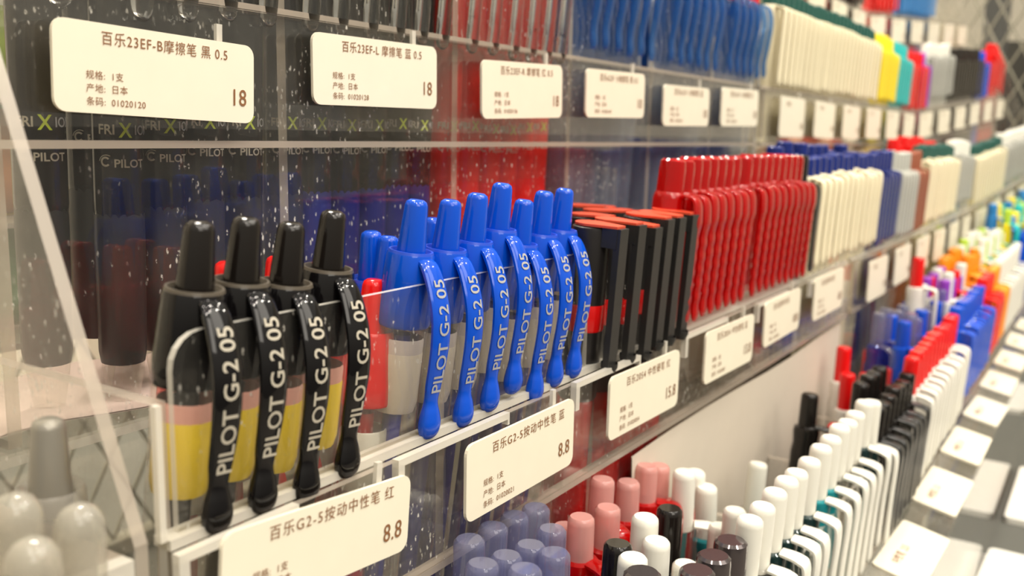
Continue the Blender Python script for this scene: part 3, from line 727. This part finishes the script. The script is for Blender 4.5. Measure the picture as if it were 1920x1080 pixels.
# --- lowest tier
def px_pen(key, px, py, Y, label, group, **k):
    p = atY(px, py, Y); place(key, p.x, Y, p.z, label, group, **k)
WKL = ((1407, 981, 'wk_dark'), (1432, 932, 'wk_clear'), (1455, 905, 'wk_dark'), (1477, 885, 'wk_dark'), (1496, 860, 'wk_dark'), (1519, 862, 'wk_dark'), (1541, 832, 'wk_teal'), (1559, 818, 'wk_teal'), (1575, 806, 'wk_clear'), (1590, 795, 'wk_clear'), (1604, 783, 'wk_clear'), (1621, 769, 'wk_dark'))
for i, (px, py, key) in enumerate(WKL):
    p = atY(px, py, P3 + .0045)
    place(key, p.x, P3 + .0045, -.1045 + jit(.0008), '%s white knobbed pen from the left with a flat white clip along the lowest tier' % ORD[i], 'white knobbed pens along the lowest tier front', lean=3)
LM = 'mixed pens in the rear rows of the lowest tier'
for px, py, Y, key, lb, kw in (
    (1210, 968, .098, 'wk_clear', 'white knobbed pen left of the tall black knob', {}),
    (1231, 1012, .092, 'wk_dark', 'white knobbed pen just below and left of the black knob', {}),
    (1187, 1043, .090, 'wk_dark', 'white knobbed pen at the bottom edge beside a short black knob', {}),
    (1256, 952, .098, 'bk_dark', 'pen with a tall glossy black knob and dark collar', {}),
    (1159, 1018, .096, 'bk_dark', 'short black knobbed pen at the bottom edge', {'side': 2}),
    (1371, 1012, .0785, 'smoke', 'shiny smoke grey pen end, upper of three', {}),
    (1339, 1040, .0785, 'smoke', 'shiny smoke grey pen end, middle of three', {}),
    (1308, 1068, .0785, 'smoke', 'shiny smoke grey pen end, lowest of three', {}),
    (1286, 1056, .088, 'wk_clear', 'white knobbed pen between the smoke grey ends and the black knob', {}),
    (1378, 955, .092, 'wk_clear', 'white knobbed pen standing just behind the front row', {}),
    (1283, 884, .110, 'wk_clear', 'tall white pen, left of the close pair', {'side': -3}),
    (1303, 884, .113, 'wk_teal', 'tall white pen, right of the close pair', {'side': -4}),
    (1325, 912, .108, 'wk_teal', 'pen with a teal strip beside the tall white pair', {'side': -5}),
    (1422, 868, .108, 'wk_clear', 'clear pen with white end standing alone behind the front row', {'side': 6}),
    (1519, 738, .104, 'blk_all', 'tall black pen standing above the white knobs', {'side': 3}),
    (1567, 796, .100, 'rk_white', 'pen with a small red end above the white knobs', {}),
    (1350, 985, .098, 'wk_teal', 'white knobbed pen with teal collar in the rear row', {}),
    (1090, 968, .112, 'red_pinkknob', 'red pen with pale knob seen through the clear panel, lower left', {}),
    (1140, 950, .112, 'red_pinkknob', 'red pen with pale knob seen through the clear panel, lower middle', {}),
    (1130, 897, .119, 'red_pinkknob', 'red pen with pale knob seen through the clear panel, upper left', {'side': 2}),
    (1178, 902, .117, 'red_pinkknob', 'red pen with pale knob seen through the clear panel, upper middle', {}),
    (1213, 872, .119, 'red_pinkknob', 'red pen with pale knob seen through the clear panel, upper right', {'side': 2}),
    (1236, 872, .1195, 'red_pinkknob', 'red pen with pale knob seen through the clear panel, rightmost', {}),
    (1205, 1072, .085, 'smoke', 'smoke grey pen end at the bottom edge left of the white knobs', {}),
    (1060, 985, .118, 'red_pinkknob', 'red pen with pale knob at the left of the red bunch', {}),
):
    px_pen(key, px, py, Y, lb, LM, lean=1, spin=jit(30), **kw)
for i, (px, py, Y) in enumerate(((880, 1010, .116), (925, 985, .118), (965, 965, .119), (1005, 950, .117), (905, 1055, .105), (950, 1040, .106), (995, 1020, .105), (1035, 990, .108), (1040, 1035, .098), (985, 1065, .096))):
    px_pen('nav_clear', px, py, Y, 'lilac knobbed blue ink pen seen through the lower clear panel', 'blue ink pens behind the lower panel', lean=1, side=jit(3), spin=jit(60))
row('wk_dark', .3930, .3930, 3, 1, -.1055, 'last white knobbed pen before the black pens on the lowest tier', 'white knobbed pen before the black pens')
row('blk_all', .4050, .4700, 3, 7, -.1110, 'black pen in the front row of the lowest tier', 'black pens on the lowest tier', lean=3)
back(['blk_all'], .430, .468, 3, 4, -.1085, 'black pen in a rear row of the lowest tier', 'black pens in the rear rows of the lowest tier', rows=1, dy0=.0165, jz=.001)
row('rk_white', .4810, .6070, 3, 12, -.1040, 'white bodied pen with red knob on the lowest tier', 'red knobbed white pens on the lowest tier', lean=3)
row('blu_all', .6190, .7330, 3, 11, -.1010, 'blue pen on the lowest tier of the middle rack', 'blue pens on the lowest tier', lean=3)
row('red_all', .7450, .7900, 3, 5, -.098, 'red pen on the lowest tier of the middle rack', 'red pens on the lowest tier', lean=3)
row('org_all', .8010, .8300, 3, 4, -.097, 'orange pen on the lowest tier of the middle rack', 'orange pens on the lowest tier', lean=3)
row('wk_clear', .8400, 1.000, 3, 15, -.095, 'white pen toward the end of the lowest tier', 'white pens far along the lowest tier', lean=3)
row('blu_all', U2 + .02, U2 + .2, 3, 14, -.090, 'blue pen on the lowest tier of the far rack', 'blue pens, far rack lowest tier', lean=3)
for i, (px, py, Y) in enumerate(((1583, 650, .112), (1632, 655, .108), (1672, 635, .112), (1625, 700, .100), (1660, 690, .098), (1590, 700, .104), (1700, 655, .100))):
    px_pen('rk_white', px, py, Y, 'pen with bright red knob standing loose in the lowest tier, %s from the left' % ORD[i], 'loose red knobbed pens', lean=0, side=jit(4), spin=jit(60))
back(['blu_all', 'nav_clear', 'nav_clear'], .540, .66, 3, 8, -.099, 'blue pen in the rear rows behind the red knobs', 'blue pens behind the red knobs', rows=2)
back(['pur_all', 'wk_clear', 'pur_all', 'red_all'], .672, .745, 3, 6, -.092, 'purple, white or red ended pen in the rear rows of the lowest tier', 'mixed purple and white pens in the rear rows', rows=2)
place('rk_white', .62, .100, -.072, 'white marker with a red end standing above the blue pens', 'white marker', lean=0)
back(['org_all'], .757, .830, 3, 6, -.087, 'orange pen in the rear rows of the lowest tier', 'orange pens in the rear rows', rows=2)
back(['wk_clear', 'wk_clear', 'grn_all', 'wk_clear'], .842, 1.0, 3, 12, -.082, 'pale pen in the rear rows at the end of the lowest tier', 'pale pens in the rear rows', rows=2)
back(['grn_all', 'skym', 'yellow', 'teal'], U2 + .02, U2 + .40, 3, 20, -.070, 'brightly coloured pen in the rear rows of the far rack', 'coloured pens of the far rack', rows=2, jz=.008)

# --- rack to the left with silver pens close to the lens
for i, (px, py, dpt) in enumerate(((90, 785, .150), (28, 925, .135), (148, 945, .138), (60, 1010, .125))):
    d = ray(px, py); d = d * (dpt / F)
    o = place('g2_silver' if i == 0 else 'dome', d.x, d.y, d.z, ('silver grey click knob of a clear pen at the lower left corner', 'frosted clear pen left of the silver knob, lower left corner', 'frosted clear pen right of the silver knob, lower left corner', 'frosted clear pen at the bottom left edge')[i], 'blurred silver pens at the lower left', lean=3, spin=150, u=0)

# cards on the front lip and pads on the counter
m = MB(); m.prism([(P3 - .004, -.1700), (P3 - .004, -.1715), (.0500, -.1760), (.0490, -.1760), (.0490, -.262), (.0475, -.262), (.0475, -.1748)], .2, UX[2] - .02, 0, 0, 'x')
o = link('clear_lip', m.mesh('clear_lip', EM, False)); o.matrix_world = T(0, 0, 0)
tag(o, 'long sloping clear acrylic lip in front of the lowest tier', 'display rack')
for k in range(9):
    x = .2920 + .0840 * k
    mw = T(x, .0480, -.1742) @ Matrix.Rotation(math.radians(12), 4, 'X') @ Matrix.Rotation(math.radians(jit(2)), 4, 'Z')
    m = MB(); m.prism([(a, b) for a, b in rounded(0, 0, .056, .0205, .002)], 0, .0012, axis='z')
    o = thing('price_card', 'white card lying on the clear front lip, %s from the bottom of the picture' % ORD[k], 'card', mw, 'white cards on the front lip')
    link('card', m.mesh('card', TAGM, False), o)
    vs, fs = text_geo('中性笔  2.5', .0042, .00003)
    m = MB(); m.add([(.010 + v[0], .012 + v[1], .00132) for v in vs], fs); link('lettering', m.mesh('lettering', INK, False), o)
PAD = pmat('white_paper', (.86, .83, .74), .6)
for i, (x0, y0, lx, ly, rz) in enumerate(((.500, -.070, .140, .128, 0), (.508, -.078, .130, .128, -2), (.715, -.086, .125, .130, 0), (1.02, -.08, .12, .12, 0))):
    zb = -.2654 + (.0045 if i == 1 else 0)
    m = MB(); m.prism(rounded(0, 0, lx, ly, .004), 0, .0042, axis='z')
    o = link('paper_pad', m.mesh('paper_pad', PAD, False)); o.matrix_world = T(x0, y0, zb) @ Matrix.Rotation(math.radians(rz), 4, 'Z')
    tag(o, ('lower white paper pad of the pair on the dark counter', 'upper white paper pad of the pair on the dark counter', 'single white paper pad on the dark counter at the right edge', 'farthest white paper pad on the dark counter')[i], 'paper pad')

# ------------------------------------------------------------------ metal mesh and goods behind
WIRE = pmat('grey_wire', (.26, .25, .20), .45, metal=.2)
def mesh_panel(name, label, x0, x1, z0, z1, dx, dz, mw, r=.0009, frame=True):
    m = MB()
    def bar(a, b):
        A = Vector(a); B = Vector(b); d = (B - A).normalized(); s = Vector((0, 1, 0)); q = d.cross(s)
        c = [A + s * r + q * r, A - s * r + q * r, A - s * r - q * r, A + s * r - q * r]
        e = [v + (B - A) for v in c]
        m.add(c + e, [(0,1,2,3),(7,6,5,4),(0,4,5,1),(1,5,6,2),(2,6,7,3),(3,7,4,0)])
    nx = int((x1 - x0) / dx); nz = int((z1 - z0) / dz)
    for i in range(nx):
        for j in range(nz):
            X, Z = x0 + i * dx, z0 + j * dz
            bar((X, 0, Z + dz / 2), (X + dx / 2, 0, Z + dz)); bar((X + dx / 2, 0, Z + dz), (X + dx, 0, Z + dz / 2))
            bar((X, 0, Z + dz / 2), (X + dx / 2, 0, Z)); bar((X + dx / 2, 0, Z), (X + dx, 0, Z + dz / 2))
    t = thing(name, label, 'mesh panel', mw)
    link('wire_lattice', m.mesh('wire_lattice', WIRE, False), t)
    m = MB()
    for a, b in (((x0 - .01, -.006, z0 - .01), (x1 + .01, .006, z0)), ((x0 - .01, -.006, z1), (x1 + .01, .006, z1 + .01)), ((x0 - .01, -.006, z0), (x0, .006, z1)), ((x1, -.006, z0), (x1 + .01, .006, z1))):
        m.box(a, b)
    link('frame', m.mesh('frame', WIRE, False), t)
    return t
mesh_panel('mesh_panel', 'diamond wire mesh panel standing behind the racks', -.05, 1.15, 0, .60, .0300, .052, T(0, .50, -.254))
mesh_panel('mesh_panel', 'diamond wire mesh end panel at the far end of the racks', -.10, .40, 0, .85, .034, .056, T(1.62, .22, -.254) @ Matrix.Rotation(math.radians(70), 4, 'Z'), r=.0012)
m = MB(); m.box((0, 0, 0), (.04, .04, 1.6))
o = link('post', m.mesh('post', pmat('dark_post', (.06, .06, .055), .4), False)); o.matrix_world = T(1.98, .205, -.2654); o.name = 'display_post'
tag(o, 'dark upright post behind the mesh end panel', 'post')
# boards and cartons behind
def atX(x, y, X): q = ray(x, y); return q * (X / q.x)
_a = atX(1868, 78, 2.15); _b = atX(1990, 270, 2.15)
t = thing('dark_cabinet', 'dark cabinet standing beyond the mesh end panel at the right edge', 'cabinet', T(2.15, _b.y, -.2654))
m = MB(); m.box((0, 0, 0), (.30, _a.y - _b.y, _a.z + .2654)); link('cabinet_body', m.mesh('cabinet_body', pmat('dark_cabinet', (.045, .042, .034), .5), False), t)
m = MB(); m.box((-.004, .01, .12), (0, _a.y - _b.y - .01, .128)); link('handle_rail', m.mesh('handle_rail', pmat('dark_post', (.06, .06, .055), .4), False), t)
def carton(x, y, z, w_, d, h, mat, label, name='carton', cat='box', group=None, rz=0):
    t = thing(name, label, cat, T(x, y, z) @ Matrix.Rotation(rz, 4, 'Z'), group)
    m = MB(); m.box((0, 0, 0), (w_, d, h)); link('box_body', m.mesh('box_body', mat, False), t)
    m = MB(); m.box((.004, -.001, h * .66), (w_ - .004, 0.0, h * .9)); link('printed_strip', m.mesh('printed_strip', pmat('print_strip', (.8, .76, .66), .5), False), t)
    return t
bright = [(.35, .60, .04), (.62, .22, .06), (.60, .14, .16), (.10, .35, .12), (.70, .30, .35), (.80, .62, .05), (.10, .34, .55), (.40, .55, .10)]
def pouch(x, y, z, w_, h, mi, label):
    t = thing('pouch', label, 'pouch', T(x, y, z), 'coloured packets behind the upper tier')
    m = MB(); nx, nz = 8, 10; vs = []
    for s in (-1, 1):
        for j in range(nz + 1):
            for i in range(nx + 1):
                u, v = i / nx, j / nz
                vs.append((u * w_, s * .012 * math.sin(math.pi * u) ** .6 * math.sin(math.pi * v) ** .6, v * h))
    n = (nx + 1) * (nz + 1); fs = []
    for s in (0, n):
        for j in range(nz):
            for i in range(nx):
                a = s + j * (nx + 1) + i; fs.append((a, a + 1, a + nx + 2, a + nx + 1))
    m.add(vs, fs); link('packet_body', m.mesh('packet_body', pmat('packet_%d' % mi, bright[mi % 8], .25)), t)
    m = MB(); m.box((0, -.0012, h - .006), (w_, .0012, h + .004)); link('sealed_edge', m.mesh('sealed_edge', pmat('packet_%d' % ((mi + 2) % 8), bright[(mi + 2) % 8], .3), False), t)
for j, z in enumerate((-.070, -.031, .008, .047, .086)):
    for i in range(12):
        pouch(.125 + i * .034 + jit(.002), .314 + jit(.005), z, .031, .036, (i * 3 + j * 5 + (i * j) % 3) % 8, 'small blurred coloured packet behind the rack, %s from left in the %s row up' % (ORD[i], ORD[j]))
m = MB(); m.box((.10, .292, -.0725), (.56, .334, -.0705))
for z in (-.033, .006, .045, .084): m.box((.10, .292, z - .0002), (.56, .334, z + .0015))
o = link('packet_shelf', m.mesh('packet_shelf', pmat('shelf_grey', (.35, .32, .27), .5), False)); o.matrix_world = T(0, 0, 0); tag(o, 'narrow grey shelves holding coloured packets behind the racks', 'shelf')
WB = pmat('white_board', (.85, .82, .72), .5)
for i in range(2):
    carton(1.75 + .35 * i, .42 + .1 * i, -.2654, .30, .06, .62, WB, 'pale carton standing beyond the mesh end panel, %s from the front' % ORD[i], group='cartons beyond the mesh')
carton(.64, .42, -.2654, .40, .05, .535, pmat('rose_board', (.50, .30, .27), .6), 'dusky red carton behind the middle rack')

def sheet(name, label, mw, lx, ly, mat):
    m = MB(); n = 8
    top = [(lx * i / n, ly * j / 4, .0012 * math.sin(i * 1.1 + j * .7)) for j in range(5) for i in range(n + 1)]
    bot = [(x, y, z - .0003) for x, y, z in top]; N = len(top)
    fs = []
    for j in range(4):
        for i in range(n):
            a = j * (n + 1) + i; fs += [(a, a + 1, a + n + 2, a + n + 1), (N + a + n + 1, N + a + n + 2, N + a + 1, N + a)]
    m.add(top + bot, fs); o = link(name, m.mesh(name, mat)); o.matrix_world = mw; tag(o, label, 'paper'); return o
sheet('pale_liner', 'pinkish paper sheet lying under the short black pens, left end', T(.090, .188, -.0648), .085, .044, pmat('pink_paper', (.80, .62, .58), .6))
sheet('pale_liner', 'white paper sheet added at the back of the lowest tier to lighten the bins', T(.262, .1195, -.260) @ Matrix.Rotation(math.radians(89), 4, 'X'), .270, .158, pmat('buff_filler', (.60, .53, .44), .6))  # added pale tone for clear barrels and reflection; some paper slips do lie here
sheet('pale_liner', 'pale paper sheet added at the back of the middle tier to lighten its bins', T(.305, .1800, -.160) @ Matrix.Rotation(math.radians(88), 4, 'X'), .140, .082, pmat('beige_filler', (.80, .74, .64), .6))  # second added sheet, gives the bin bottoms their pale reflected tone

for key_, o_ in PROTO.items():
    if key_ not in used:
        for k_ in KIDS.get(o_.name, []):
            for g_ in KIDS.get(k_.name, []): bpy.data.objects.remove(g_)
            bpy.data.objects.remove(k_)
        bpy.data.objects.remove(o_)
